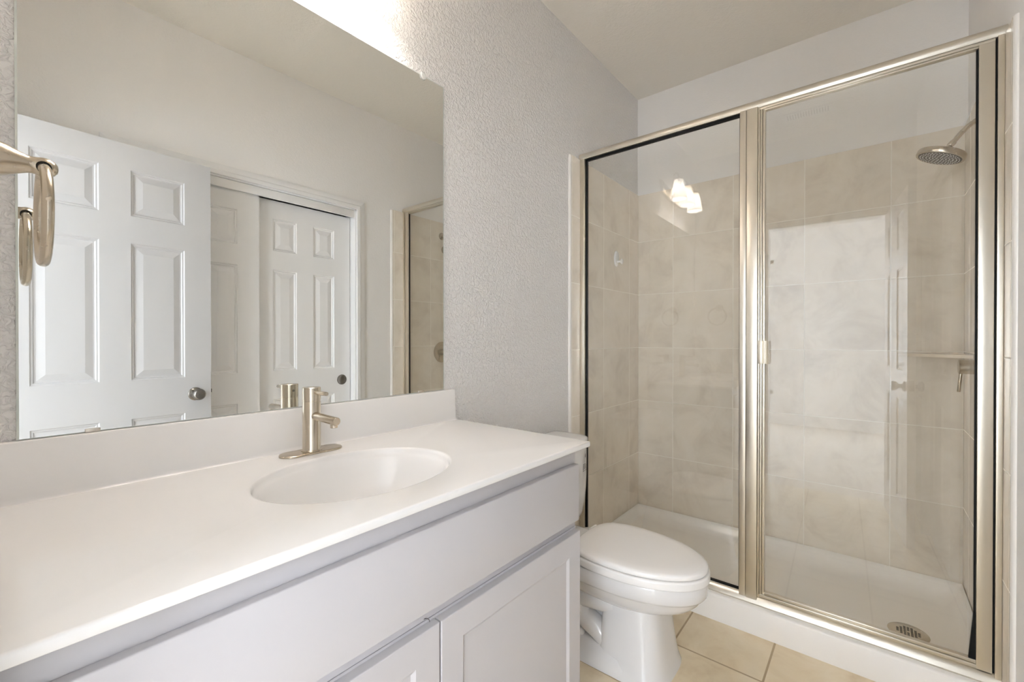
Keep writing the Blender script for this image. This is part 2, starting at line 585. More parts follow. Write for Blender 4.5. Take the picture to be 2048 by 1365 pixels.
# sliding closet doors
rowsC = [(0.20, 0.80), (0.966, 1.556), (1.668, 1.854)]
d2 = panel_door('door_2', 0.60, 1.957, 0.030, [(0.108, 0.245), (0.352, 0.490)], rowsC, M['white'])
d2.location = (W + 0.020, 0.405, 0.012)
d3 = panel_door('door_3', 0.598, 1.960, 0.030, [(0.112, 0.249), (0.351, 0.488)], rowsC, M['white'])
d3.location = (W + 0.058, 0.981, 0.012)
for dd, s in ((d3, 0.540),):
    bm = BM()
    lathe(bm, [(0.033, 0.0002), (0.033, 0.003), (0.029, 0.0035), (0.027, 0.0022), (0.010, 0.0008), (0.0, 0.0006)], (0, 0, 0), (-1, 0, 0), 32, cap0=False)
    o = finish('finger_pull', bm, M['nickel_dark']); o.parent = dd; o.location = (0, s, 0.885)

# baseboards
bm = BM(); box(bm, (W - 0.012, CY1 + CA, 0), (W, 1.855, 0.085), 0.003); finish('baseboard_right', bm, M['white'], kind='structure')
bm = BM(); box(bm, (0, 1.075, 0), (0.012, 1.866, 0.085), 0.003); finish('baseboard_left', bm, M['white'], kind='structure')

# ------------------------------------------------------------------ shower tile walls
TZ = 2.083
bm = BM(); box(bm, (TT, YB - TT, 0.06), (W - TT, YB, TZ), 0.002)
finish('wall_shower_back', bm, M['tile_back'], kind='structure')
for nm, x0, x1, ye, m in (('wall_shower_left', 0.0, TT, 1.878, 'tile_left'), ('wall_shower_right', W - TT, W, 1.872, 'tile_right')):
    bm = BM()
    box(bm, (x0, 1.929, 0.06), (x1, YB, TZ)); box(bm, (x0, ye, 0.0), (x1, 1.929, TZ))
    finish(nm, bm, M[m], kind='structure')
    bm = BM()                     # rounded edge trim of the tile
    pr = [(0, 0)] + [(TT * math.cos(a), -0.013 * math.sin(a)) for a in [k * PI / 16 for k in range(9)]]
    if x0 > 0.5:
        rr = [[(x1 - px, ye + py, z) for px, py in pr] for z in (0.0, TZ)]
    else:
        rr = [[(x0 + px, ye + py, z) for px, py in pr] for z in (0.0, TZ)]
    loft(bm, rr)
    finish('trim_6' if x0 < 0.5 else 'trim_7', bm, M['caulk'], kind='structure')


# ------------------------------------------------------------------ vanity cabinet
V1 = 1.062                        # right end
FX = 0.525                        # face frame plane
van = thing('vanity_cabinet', 'white shaker vanity cabinet below the white countertop', 'cabinet', (0.27, 0.53, 0))
bm = BM(); V0 = YD + 0.002
box(bm, (0.002, V0, 0.10), (0.507, V0 + 0.016, 0.860)); box(bm, (0.002, V1 - 0.016, 0.10), (0.507, V1, 0.860), 0.0008)
box(bm, (0.002, V0 + 0.016, 0.10), (0.008, V1 - 0.016, 0.860)); box(bm, (0.008, V0 + 0.016, 0.10), (0.507, V1 - 0.016, 0.116))
box(bm, (0.435, V0, 0.0), (0.45, V1, 0.10)); box(bm, (0.002, V0, 0.0), (0.435, V0 + 0.016, 0.10)); box(bm, (0.002, V1 - 0.016, 0.0), (0.435, V1, 0.10))
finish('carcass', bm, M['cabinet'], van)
bm = BM()
box(bm, (0.507, V0, 0.640), (FX, V1, 0.860), 0.001)
box(bm, (0.507, V0, 0.10), (FX, 0.045, 0.639)); box(bm, (0.507, V1 - 0.045, 0.10), (FX, V1, 0.639))
box(bm, (0.507, 0.045, 0.60), (FX, V1 - 0.045, 0.639)); box(bm, (0.507, 0.045, 0.10), (FX, V1 - 0.045, 0.14))
box(bm, (0.507, 0.515, 0.14), (FX, 0.572, 0.60))
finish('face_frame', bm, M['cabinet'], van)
bm = BM(); box(bm, (FX, -0.012, 0.664), (0.543, 1.054, 0.819), 0.0025, 3)
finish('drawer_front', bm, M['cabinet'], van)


def shaker_door(y0, y1, z0, z1, x0, x1, fr=0.062, dep=0.005):
    bm = BM()
    b = 0.002
    out = [(y0, z0), (y1, z0), (y1, z1), (y0, z1)]

    def ring(x, s):
        return [(x, y0 + s, z0 + s), (x, y1 - s, z0 + s), (x, y1 - s, z1 - s), (x, y0 + s, z1 - s)]
    loft(bm, [ring(x0, 0), ring(x1 - b, 0), ring(x1 - b * 0.3, b * 0.3), ring(x1, b), ring(x1, fr - 0.006), ring(x1 - 0.0012, fr - 0.004),
              ring(x1 - dep, fr + 0.002), ring(x1 - dep, fr + 0.01)])
    return bm


finish('door', shaker_door(0.5505, 1.058, 0.115, 0.634, FX, 0.544), M['cabinet'], van, angle=20)
finish('door', shaker_door(-0.012, 0.5465, 0.115, 0.634, FX, 0.544), M['cabinet'], van, angle=20)
bm = BM(); tube(bm, [(0.5265 + 0.004 * math.cos(a), 0.527 + 0.006 * math.cos(a), 0.636 + 0.008 * math.sin(a)) for a in [PI * k / 10 for k in range(11)]], 0.0007, 6)
finish('wire_loop', bm, M['nickel_dark'], van)

# ------------------------------------------------------------------ countertop with moulded basin
CT = 0.877
CD, CE = 0.556, 1.091
top = thing('bathroom_countertop', 'white cultured marble vanity top with backsplash and oval basin', 'countertop', (0.27, 0.54, 0.862))
SCX, SCY, SA, SB = 0.300, 0.533, 0.167, 0.213
bm = BM()
nseg = 96


def outer_pt(th, inset=0.0):
    """rectangle outline with rounded front right corner met by the ray at angle th from the basin centre"""
    c, s = math.cos(th), math.sin(th)
    x0, x1, y0, y1 = 0.002, CD - inset, YD + 0.002, CE - inset
    t = 9
    if c > 1e-9: t = min(t, (x1 - SCX) / c)
    if c < -1e-9: t = min(t, (x0 - SCX) / c)
    if s > 1e-9: t = min(t, (y1 - SCY) / s)
    if s < -1e-9: t = min(t, (y0 - SCY) / s)
    return SCX + c * t, SCY + s * t


ths = [2 * PI * k / nseg for k in range(nseg)]
# make sure that the four corners are vertices
for cx_, cy_ in ((0.002, YD + 0.002), (CD, YD + 0.002), (CD, CE), (0.002, CE)):
    a = math.atan2(cy_ - SCY, cx_ - SCX) % (2 * PI)
    k = min(range(nseg), key=lambda i: abs((ths[i] - a + PI) % (2 * PI) - PI))
    ths[k] = a
rings = []


def orng(inset, z):
    out = []
    for t in ths:
        x, y = outer_pt(t)
        if x > CD - 0.02 or y > CE - 0.02:
            x, y = min(x, CD - inset), min(y, CE - inset)
        out.append((x, y, z))
    return out


def erng(k, z, dx=0.0):
    return [(SCX + dx + SA * k * math.cos(t), SCY + SB * k * math.sin(t), z) for t in ths]


rings = [erng(1.0, CT - 0.020)]
slab = [orng(0.004, CT - 0.0155), orng(0.0012, CT - 0.0152), orng(0.0, CT - 0.0138), orng(0.0, CT - 0.0034), orng(0.0009, CT - 0.0013), orng(0.0026, CT - 0.0003), orng(0.0048, CT)]
basin = [erng(1.030, CT), erng(1.012, CT - 0.0006), erng(1.0, CT - 0.003), erng(0.992, CT - 0.008), erng(0.986, CT - 0.014), erng(0.968, CT - 0.0175), erng(0.950, CT - 0.022),
         erng(0.925, CT - 0.034), erng(0.89, CT - 0.056), erng(0.83, CT - 0.082), erng(0.74, CT - 0.104), erng(0.60, CT - 0.120, -0.004), erng(0.42, CT - 0.130, -0.008), erng(0.22, CT - 0.135, -0.01), erng(0.10, CT - 0.137, -0.01)]
loft(bm, slab + basin, cap0=False, cap1=True)
finish('slab', bm, M['marble'], top, angle=50, recalc=True)
bm = BM()
pr = [(0.0015, CT - 0.0005), (0.026, CT - 0.0005), (0.0225, CT + 0.001), (0.0208, CT + 0.004), (0.0200, CT + 0.010), (0.019, 0.981), (0.0175, 0.9842), (0.0145, 0.9852), (0.0015, 0.9852)]
loft(bm, [[(x, YD + 0.002, z) for x, z in pr], [(x, 1.082 - (z - CT) * 0.04, z) for x, z in pr]])
finish('backsplash', bm, M['marble'], top, angle=40)
bm = BM(); lathe(bm, [(0.0, 0.0), (0.021, 0.0), (0.021, 0.003), (0.015, 0.0045), (0.0, 0.005)], (SCX - 0.01, SCY, CT - 0.1372), (0, 0, 1), 28)
finish('drain', bm, M['nickel'], top)

# ------------------------------------------------------------------ faucet
FXc, FYc = 0.068, 0.537
fau = thing('faucet', 'brushed nickel single lever faucet behind the oval basin', 'faucet', (FXc, FYc, CT))
z0 = CT + 0.0006
bm = BM()


def stadium(hl, hw, z, n=14):
    pts = []
    for k in range(n + 1):
        a = k * PI / n
        pts.append((FXc + hw * math.cos(a), FYc + hl - hw + hw * math.sin(a), z))
    for k in range(n + 1):
        a = PI + k * PI / n
        pts.append((FXc + hw * math.cos(a), FYc - hl + hw + hw * math.sin(a), z))
    return pts


loft(bm, [stadium(0.078, 0.030, z0), stadium(0.078, 0.030, z0 + 0.003), stadium(0.0768, 0.0288, z0 + 0.0045), stadium(0.075, 0.027, z0 + 0.005)])
finish('deck_plate', bm, M['nickel'], fau)
bm = BM()
zb = z0 + 0.005
lathe(bm, [(0.0250, 0), (0.0250, 0.0015), (0.0222, 0.0028), (0.0215, 0.004), (0.0215, 0.1235), (0.0209, 0.1245)], (FXc, FYc, zb), (0, 0, 1), 40)
finish('body', bm, M['nickel_h'], fau)
bm = BM()
lathe(bm, [(0.0200, 0.1245), (0.0200, 0.1258), (0.0216, 0.1262), (0.0216, 0.1590), (0.0207, 0.1598), (0.0, 0.160)], (FXc, FYc, zb), (0, 0, 1), 40)
finish('handle_cap', bm, M['nickel_h'], fau)
bm = BM()
lathe(bm, [(0.0047, 0.0), (0.0047, 0.060), (0.0042, 0.061), (0.0, 0.061)], (FXc + 0.014, FYc, zb + 0.1475), (1, 0.02, 0.01), 18)
finish('lever', bm, M['nickel'], fau)
bm = BM()
lathe(bm, [(0.0098, 0.0), (0.0098, 0.113), (0.0092, 0.114), (0.0, 0.114)], (FXc + 0.005, FYc, zb + 0.089), (1, 0.02, -0.03), 28)
finish('spout', bm, M['nickel'], fau)
bm = BM(); lathe(bm, [(0.0085, 0), (0.0085, 0.011), (0.0075, 0.0115), (0.0, 0.0115)], (FXc + 0.106, FYc + 0.002, zb + 0.081), (0, 0, -1), 24)
finish('aerator', bm, M['nickel'], fau)
bm = BM(); lathe(bm, [(0.0030, 0), (0.0030, 0.0015), (0.0, 0.0015)], (FXc - 0.0211, FYc + 0.001, zb + 0.143), (-1, 0, 0), 14)
finish('set_screw', bm, M['nickel_dark'], fau)

# ------------------------------------------------------------------ mirror
MY0, MY1, MZ0, MZ1 = 0.0425, 1.0385, 0.9862, 2.046
mir = thing('wall_mirror', 'large frameless mirror on the wall above the vanity backsplash', 'mirror', (0.0, 0.54, MZ0))
bm = BM(); box(bm, (0.0012, MY0, MZ0), (0.0055, MY1, MZ1)); finish('glass_edge', bm, M['mirror_edge'], mir)
b2 = 0.0032
bm = BM(); quad(bm, [(0.006, MY0 + b2, MZ0 + 0.0012), (0.006, MY1 - b2, MZ0 + 0.0012), (0.006, MY1 - b2, MZ1 - b2), (0.006, MY0 + b2, MZ1 - b2)])
finish('mirror_face', bm, M['mirror'], mir, angle=5, recalc=False)
bm = BM()
I = [(0.006, MY0 + b2, MZ0 + 0.0012), (0.006, MY1 - b2, MZ0 + 0.0012), (0.006, MY1 - b2, MZ1 - b2), (0.006, MY0 + b2, MZ1 - b2)]
O_ = [(0.0056, MY0, MZ0), (0.0056, MY1, MZ0), (0.0056, MY1, MZ1), (0.0056, MY0, MZ1)]
loft(bm, [O_, I], False, False)
finish('polished_border', bm, M['mirror_edge'], mir, angle=5)
bm = BM()
lathe(bm, [(0.0115, 0.0062), (0.0115, 0.0085), (0.0095, 0.0105), (0.004, 0.011), (0.0035, 0.0100), (0.0, 0.0100)], (0.001, 0.947, MZ1 - 0.004), (1, 0, 0), 8)
box(bm, (0.001, 0.940, MZ1 + 0.0005), (0.0075, 0.954, MZ1 + 0.010), 0.001)
cl = finish('clip', bm, M['clip'], mir); cl['label'] = 'clear plastic clip'
for y in (0.14, 0.937):
    bm = BM(); box(bm, (0.001, y - 0.011, MZ0 - 0.0005), (0.0085, y + 0.011, MZ0 + 0.0065), 0.001)
    cl = finish('clip', bm, M['clip_metal'], mir); cl['label'] = 'small metal clip'

# ------------------------------------------------------------------ towel ring on the doorway wall
TRX, TRZ = 0.200, 1.424
tr = thing('towel_ring', 'brushed nickel towel ring beside the left edge of the mirror', 'towel ring', (TRX, YD, TRZ))
bm = BM()
lathe(bm, [(0.0290, YD + 0.0005), (0.0290, -0.006), (0.0280, 0.006), (0.0265, 0.012), (0.0245, 0.020), (0.0205, 0.030), (0.0160, 0.040), (0.0130, 0.047), (0.0122, 0.052), (0.0128, 0.058), (0.0140, 0.063),
           (0.0135, 0.070), (0.0105, 0.0755), (0.006, 0.079), (0.0, 0.080)], (TRX, 0.0, TRZ), (0, 1, 0), 36)
finish('post', bm, M['nickel'], tr)
bm = BM(); lathe(bm, [(0.0075, -0.0138), (0.0083, -0.0141), (0.0083, 0.0141), (0.0075, 0.0138)], (TRX, 0.0635, TRZ - 0.003), (1, 0, 0), 24)
finish('eyelet', bm, M['dark'], tr)
bm = BM()
RR = 0.0695
tube(bm, [(TRX + RR * math.sin(a), 0.0635, TRZ - 0.004 - RR + RR * math.cos(a)) for a in [2 * PI * k / 64 for k in range(64)]], 0.0068, 18, closed=True)
finish('ring', bm, M['nickel'], tr)

# ------------------------------------------------------------------ vanity light above the mirror
LX, LZT, LZB = 0.105, 2.313, 2.173
LYC = 0.555
vl = thing('vanity_light', 'brushed nickel wall lamp with three frosted glass shades above the mirror', 'lamp', (0.0, LYC, 2.25))
bm = BM()
hl, zt, zl = 0.300, 2.312, 2.200


def plate_ring(x, s):
    pts = []
    n = 24
    for k in range(n + 1):                   # lower boat curve from left to right
        u = -1 + 2 * k / n
        e = (1 - abs(u) ** 4)
        pts.append((x, LYC + u * (hl - s), zt - 0.02 - (zt - 0.02 - zl - s) * e ** 0.7 if abs(u) < 1 else zt - 0.02))
    for k in range(n + 1):
        u = 1 - 2 * k / n
        pts.append((x, LYC + u * (hl - s), zt - 0.018 - s - 0.030 * (1 - abs(u) ** 2.2) * 0.6 + 0.012 * abs(u)))
    return pts


loft(bm, [plate_ring(0.0008, 0), plate_ring(0.018, 0), plate_ring(0.024, 0.006)])
finish('backplate', bm, M['nickel'], vl, angle=30)
for i, ly in enumerate((LYC + 0.19, LYC, LYC - 0.19)):
    bm = BM()
    path = smooth_path([(0.020, ly, 2.258), (0.038, ly, 2.243), (0.056, ly, 2.252), (0.066, ly, 2.290), (0.070, ly, 2.345), (0.082, ly, 2.366), (0.097, ly, 2.358), (LX, ly, 2.330), (LX, ly, 2.312)], 8)
    tube(bm, path, 0.0045, 12)
    finish('arm', bm, M['nickel'], vl)
    bm = BM(); lathe(bm, [(0.010, 0.016), (0.024, 0.012), (0.030, 0.0), (0.028, -0.003), (0.0, -0.003)], (LX, ly, LZT), (0, 0, 1), 28)
    finish('socket_cup', bm, M['nickel'], vl)
    bm = BM()
    prof = [(0.031, LZT - 0.002), (0.036, LZT - 0.025), (0.044, LZT - 0.062), (0.052, LZT - 0.100), (0.0565, LZB + 0.010), (0.0580, LZB)]
    lathe(bm, [(r, z) for r, z in prof] + [(r - 0.003, z) for r, z in reversed(prof)], (LX, ly, 0), (0, 0, 1), 40, False, False)
    sh = finish('lamp_shade', bm, M['shade'], vl, angle=60)
    bm = BM()
    bmesh.ops.create_uvsphere(bm, u_segments=24, v_segments=14, radius=0.030, matrix=Matrix.Translation((LX, ly, 2.228)))
    finish('bulb', bm, M['bulb'], sh)
    bm = BM(); lathe(bm, [(0.013, 2.254), (0.013, 2.309)], (LX, ly, 0), (0, 0, 1), 18)
    finish('bulb_base', bm, M['plastic'], sh)

# ------------------------------------------------------------------ toilet
TY = 1.527
toi = thing('toilet', 'white two-piece toilet with closed lid between vanity and shower', 'toilet', (0.4, TY, 0))


def egg(z, xb, xc, xt, b, pb=3.2, pf=2.0, n=64, cy=TY):
    """plan outline: back end xb, widest at xc, tip xt, half width b"""
    pts = []
    for k in range(n):
        t = 2 * PI * k / n
        c, s = math.cos(t), math.sin(t)
        p = pf if c >= 0 else pb
        a = (xt - xc) if c >= 0 else (xc - xb)
        pts.append((xc + a * math.copysign(abs(c) ** (2 / p), c), cy + b * math.copysign(abs(s) ** (2 / p), s), z))
    return pts


bm = BM()
loft(bm, [egg(0.3855, 0.34, 0.475, 0.70, 0.12), egg(0.3855, 0.294, 0.475, 0.7480, 0.1695), egg(0.3862, 0.2925, 0.475, 0.7495, 0.1708), egg(0.389, 0.292, 0.475, 0.750, 0.1712), egg(0.396, 0.292, 0.475, 0.750, 0.1712), egg(0.4005, 0.295, 0.475, 0.747, 0.1685),
          egg(0.4042, 0.303, 0.475, 0.737, 0.160), egg(0.4065, 0.33, 0.475, 0.702, 0.132), egg(0.4072, 0.40, 0.475, 0.60, 0.06)])
finish('lid', bm, M['plastic'], toi, angle=60)
bm = BM()
loft(bm, [egg(0.3542, 0.34, 0.475, 0.70, 0.12), egg(0.3542, 0.285, 0.475, 0.7535, 0.1742), egg(0.3550, 0.2835, 0.475, 0.7555, 0.1760), egg(0.3580, 0.283, 0.475, 0.756, 0.1765), egg(0.375, 0.283, 0.475, 0.756, 0.1765), egg(0.3795, 0.284, 0.475, 0.7550, 0.1755), egg(0.3815, 0.2865, 0.475, 0.752, 0.173), egg(0.3822, 0.290, 0.475, 0.747, 0.169), egg(0.3822, 0.33, 0.475, 0.70, 0.12)])
for sy in (-0.07, 0.07):
    lathe(bm, [(0.012, -0.02), (0.012, 0.02)], (0.290, TY + sy, 0.385), (0, 1, 0), 16)
finish('seat', bm, M['plastic'], toi, angle=60)
bm = BM()
# rim, bowl and column
loft(bm, [egg(0.3510, 0.20, 0.45, 0.742, 0.166, 5), egg(0.3504, 0.196, 0.45, 0.746, 0.169, 5), egg(0.3442, 0.194, 0.45, 0.749, 0.1715, 5), egg(0.3239, 0.195, 0.45, 0.750, 0.1725, 5), egg(0.3047, 0.20, 0.45, 0.747, 0.1705, 5),
          egg(0.2990, 0.205, 0.45, 0.743, 0.167, 5), egg(0.2951, 0.21, 0.45, 0.737, 0.162, 4.5), egg(0.2900, 0.22, 0.45, 0.733, 0.159, 4), egg(0.2730, 0.23, 0.45, 0.722, 0.152, 4), egg(0.2550, 0.24, 0.45, 0.704, 0.142, 4),
          egg(0.2391, 0.25, 0.45, 0.678, 0.129, 3.5), egg(0.2278, 0.26, 0.45, 0.650, 0.115, 3), egg(0.2199, 0.27, 0.44, 0.622, 0.100, 3), egg(0.1713, 0.28, 0.42, 0.56, 0.06, 3)])
col = [(0.250, 0.415, 0.50, 0.604, 0.112), (0.225, 0.415, 0.50, 0.608, 0.115), (0.16, 0.412, 0.50, 0.617, 0.121), (0.08, 0.408, 0.50, 0.628, 0.129), (0.03, 0.40, 0.50, 0.636, 0.137), (0.012, 0.39, 0.50, 0.642, 0.143), (0.0, 0.385, 0.50, 0.646, 0.147)]
loft(bm, [egg(z, a, b, c, d, 6.0, 3.4) for z, a, b, c, d in col])
# foot slab, neck and trapway behind the column
loft(bm, [egg(0.0, 0.13, 0.36, 0.600, 0.149, 5, 4), egg(0.018, 0.13, 0.36, 0.598, 0.148, 5, 4), egg(0.055, 0.135, 0.36, 0.575, 0.138, 5, 4), egg(0.068, 0.14, 0.36, 0.56, 0.128, 5, 4), egg(0.074, 0.15, 0.36, 0.53, 0.110, 5, 4)])
loft(bm, [egg(0.05, 0.15, 0.34, 0.50, 0.075), egg(0.15, 0.17, 0.34, 0.50, 0.070), egg(0.24, 0.19, 0.34, 0.5, 0.085), egg(0.33, 0.20, 0.34, 0.5, 0.12)])
for sy in (-1, 1):
    tp = smooth_path([(0.47, TY + sy * 0.075, 0.215), (0.40, TY + sy * 0.086, 0.214), (0.325, TY + sy * 0.090, 0.200), (0.335, TY + sy * 0.088, 0.140), (0.40, TY + sy * 0.085, 0.10), (0.44, TY + sy * 0.08, 0.06)], 6)
    tube(bm, tp, [0.040] * len(tp), 18)
# tank deck
box(bm, (0.03, TY - 0.11, 0.30), (0.27, TY + 0.11, 0.366), 0.02, 3)
bowl = finish('bowl', bm, M['porcelain'], toi, angle=50)
bm = BM(); lathe(bm, [(0.014, 0.0), (0.014, 0.006), (0.011, 0.013), (0.005, 0.017), (0.0, 0.018)], (0.335, TY - 0.108, 0.0725), (0, 0, 1), 20)
finish('bolt_cap', bm, M['plastic'], toi)


def tank_ring(z, b, x0, x1, bow=0.022, n=20):
    """front bowed outwards, round corners; runs counter-clockwise"""
    pts = []
    r = 0.03
    for k in range(n + 1):
        u = -1 + 2 * k / n
        yy = TY + b * u
        xx = x1 - bow * u * u
        c = max(0.0, abs(u) - 0.86) / 0.14
        xx -= 0.030 * (1 - math.sqrt(max(0, 1 - c * c)))
        pts.append((xx, yy, z))
    pts += [(x0 + 0.01, TY + b - 0.004, z), (x0, TY + b - 0.016, z), (x0, TY - b + 0.016, z), (x0 + 0.01, TY - b + 0.004, z)]
    return pts


bm = BM()
loft(bm, [tank_ring(0.384, 0.158, 0.030, 0.186), tank_ring(0.380, 0.165, 0.026, 0.192), tank_ring(0.388, 0.174, 0.022, 0.198), tank_ring(0.41, 0.184, 0.020, 0.203), tank_ring(0.45, 0.195, 0.020, 0.207), tank_ring(0.50, 0.202, 0.020, 0.209),
          tank_ring(0.56, 0.206, 0.020, 0.210), tank_ring(0.64, 0.207, 0.020, 0.210), tank_ring(0.7045, 0.207, 0.020, 0.210)])
tank = finish('tank', bm, M['porcelain'], toi, angle=50)
bm = BM()
loft(bm, [tank_ring(0.705, 0.206, 0.016, 0.210), tank_ring(0.705, 0.2095, 0.014, 0.2125), tank_ring(0.709, 0.211, 0.013, 0.214), tank_ring(0.7245, 0.211, 0.013, 0.214), tank_ring(0.7305, 0.2085, 0.014, 0.2115), tank_ring(0.7340, 0.202, 0.018, 0.205), tank_ring(0.7355, 0.18, 0.03, 0.185)])
finish('tank_lid', bm, M['porcelain'], toi, angle=60)
# water-saving sticker: drop in a ring, lines of small print


def tank_x(y):
    u = (y - TY) / 0.206
    c = max(0.0, abs(u) - 0.86) / 0.14
    return 0.2105 - 0.022 * u * u - 0.030 * (1 - math.sqrt(max(0, 1 - c * c)))


def on_tank(y, z, d=0.0006):
    return (tank_x(y) + d, y, z)


bm = BM()
lc, lz = 1.690, 0.655


def patch(bm, outline, mi):
    f = bm.faces.new([bm.verts.new(on_tank(y, z)) for y, z in outline])
    f.material_index = mi


drop = [(0, 0.014)] + [(0.0062 * math.sin(a) * (1 if True else 1), -0.003 - 0.0065 * math.cos(a - PI) * -1) for a in []]
drop = [(lc + 0.0060 * math.sin(t) * math.sin(t / 2) ** 1.2, lz - 0.001 + 0.011 * math.cos(t)) for t in [2 * PI * k / 24 for k in range(24)]]
patch(bm, drop, 0)
for k in range(28):
    a0, a1 = 2 * PI * k / 28, 2 * PI * (k + 1) / 28
    patch(bm, [(lc + r * math.sin(a) * 0.95, lz + r * math.cos(a)) for r, a in ((0.0165, a0), (0.0165, a1), (0.0178, a1), (0.0178, a0))], 1)
for k in range(6):
    y = lc - 0.010 + k * 0.0035
    patch(bm, [(y, lz - 0.028), (y + 0.0022, lz - 0.028), (y + 0.0022, lz - 0.025), (y, lz - 0.025)], 1)
random.seed(3)
for row, (w0, zr) in enumerate(((-0.026, -0.040), (-0.026, -0.0465), (-0.027, -0.053), (-0.027, -0.0595), (-0.027, -0.068))):
    y = lc + w0
    end = lc + (0.004 if row == 0 else 0.018)
    while y < end:
        w = random.choice((0.002, 0.003, 0.004))
        if not (row == 4 and (lc - 0.012 < y < lc - 0.004)):
            patch(bm, [(y, lz + zr), (y + w, lz + zr), (y + w, lz + zr + 0.0036), (y, lz + zr + 0.0036)], 0)
        y += w + 0.0012
st = finish('sticker', bm, [M['ink'], M['ink_grey']], tank, recalc=False)
st['label'] = 'printed water drop mark and small print'

# ------------------------------------------------------------------ shower pan
pan = thing('shower_pan', 'white acrylic shower pan with curb under the glass enclosure', 'shower pan', (0.74, 2.3, 0))
PX0, PX1, PY0, PY1 = TT + 0.001, W - TT - 0.001, 1.929, YB - TT - 0.001
DX, DY = 1.281, 2.270


def rrect(x0, x1, y0, y1, r, z, n=8, zf=None):
    pts = []
    for cx_, cy_, a0 in ((x1 - r, y0 + r, -PI / 2), (x1 - r, y1 - r, 0), (x0 + r, y1 - r, PI / 2), (x0 + r, y0 + r, PI)):
        for k in range(n + 1):
            a = a0 + (PI / 2) * k / n
            x, y = cx_ + r * math.cos(a), cy_ + r * math.sin(a)
            pts.append((x, y, z if zf is None else zf(x, y)))
    return pts


def floor_z(x, y):
    return 0.030 + 0.020 * min(1.0, math.hypot(x - DX, y - DY) / 0.9)


IX0, IX1, IY0, IY1 = PX0 + 0.012, PX1 - 0.012, 2.026, PY1 - 0.012
bm = BM()


def ring_to(t, r, z=None):
    """inner floor rings that shrink toward the drain"""
    L = rrect(IX0 + 0.045, IX1 - 0.045, IY0 + 0.03, IY1 - 0.045, 0.05, 0)
    out = []
    for x, y, _ in L:
        xx, yy = DX + (x - DX) * t, DY + (y - DY) * t
        out.append((xx, yy, floor_z(xx, yy)))
    return out


R = [rrect(PX0, PX1, PY0, PY1, 0.004, 0.0), rrect(PX0, PX1, PY0, PY1, 0.004, 0.098), rrect(PX0 + .001, PX1 - .001, PY0 + 0.003, PY1 - .001, 0.005, 0.104), rrect(PX0 + .002, PX1 - .002, PY0 + 0.009, PY1 - .002, 0.006, 0.107),
     rrect(IX0, IX1, IY0, IY1, 0.03, 0.105, zf=lambda x, y: 0.106 if y < 2.06 else 0.099), rrect(IX0 + 0.004, IX1 - 0.004, IY0 + 0.004, IY1 - 0.004, 0.034, 0.100, zf=lambda x, y: 0.103 if y < 2.06 else 0.095),
     rrect(IX0 + 0.014, IX1 - 0.014, IY0 + 0.010, IY1 - 0.014, 0.04, 0.072), rrect(IX0 + 0.026, IX1 - 0.026, IY0 + 0.017, IY1 - 0.026, 0.045, 0.057), ring_to(1.0, 0), ring_to(0.85, 0), ring_to(0.6, 0), ring_to(0.35, 0), ring_to(0.12, 0)]
loft(bm, R, cap0=True, cap1=True)
finish('tray', bm, M['acrylic'], pan, angle=55)
bm = BM()
zd = 0.0335
RD = 0.062
lathe(bm, [(RD, -0.006), (RD, 0.0), (RD - 0.002, 0.0012), (0.0, 0.0012)], (DX, DY, zd), (0, 0, 1), 48)
dr = finish('drain', bm, M['nickel'], pan)
bm = BM()
for i in range(-3, 4):
    for j in range(-3, 4):
        x, y = i * 0.0105, j * 0.0105
        if math.hypot(x, y) < 0.037 and not (abs(x) < 0.004 and abs(y) < 0.004):
            box(bm, (DX + x - 0.0036, DY + y - 0.0036, zd + 0.0011), (DX + x + 0.0036, DY + y + 0.0036, zd + 0.0016))
finish('grate_holes', bm, M['dark'], dr)
bm = BM(); lathe(bm, [(0.0042, 0), (0.0042, 0.0008), (0, 0.0015)], (DX, DY, zd + 0.0012), (0, 0, 1), 16)
finish('screw', bm, M['nickel'], dr)

# ------------------------------------------------------------------ shower enclosure
enc = thing('shower_enclosure', 'framed glass shower enclosure with fixed panel and hinged door', 'shower enclosure', (0.74, YF, 0.107))
ZS = 0.1075                       # sill underside
EX0, EX1 = TT + 0.0005, W - TT - 0.0005
bm = BM()                          # rounded header tube
hp = [(YF + 0.018 - 0.018 * math.cos(a), 2.101 + 0.016 * math.sin(a)) for a in [-PI / 2 + PI * k / 12 for k in range(0, 13)]]
hp = [(YF + 0.004, 2.0815), (YF, 2.088), (YF - 0.001, 2.097), (YF + 0.001, 2.105), (YF + 0.007, 2.112), (YF + 0.016, 2.1155), (YF + 0.030, 2.1155), (YF + 0.042, 2.110), (YF + 0.046, 2.100), (YF + 0.044, 2.0815)]
extrude_profile(bm, hp, 0, 0.0035, W - 0.0035)
finish('header', bm, M['frame'], enc, angle=35)
bm = BM()                          # sill track
spf = [(YF - 0.006, ZS), (YF - 0.007, ZS + 0.005), (YF - 0.003, ZS + 0.016), (YF + 0.004, ZS + 0.026), (YF + 0.012, ZS + 0.031), (YF + 0.020, ZS + 0.030), (YF + 0.021, ZS + 0.022), (YF + 0.046, ZS + 0.018), (YF + 0.050, ZS)]
extrude_profile(bm, spf, 0, EX0, EX1)
finish('sill', bm, M['frame'], enc, angle=30)
bm = BM(); box(bm, (EX0, YF, ZS + 0.02), (0.037, YF + 0.042, 2.084), 0.002)
finish('jamb', bm, M['frame'], enc)
bm = BM(); box(bm, (1.4605, YF, ZS + 0.02), (EX1, YF + 0.042, 2.084), 0.002)
finish('jamb', bm, M['frame'], enc)
bm = BM(); box(bm, (0.753, YF - 0.001, ZS + 0.015), (0.7765, YF + 0.042, 2.084), 0.0015); box(bm, (0.7775, YF - 0.002, ZS + 0.015), (0.8175, YF + 0.040, 2.084), 0.002)
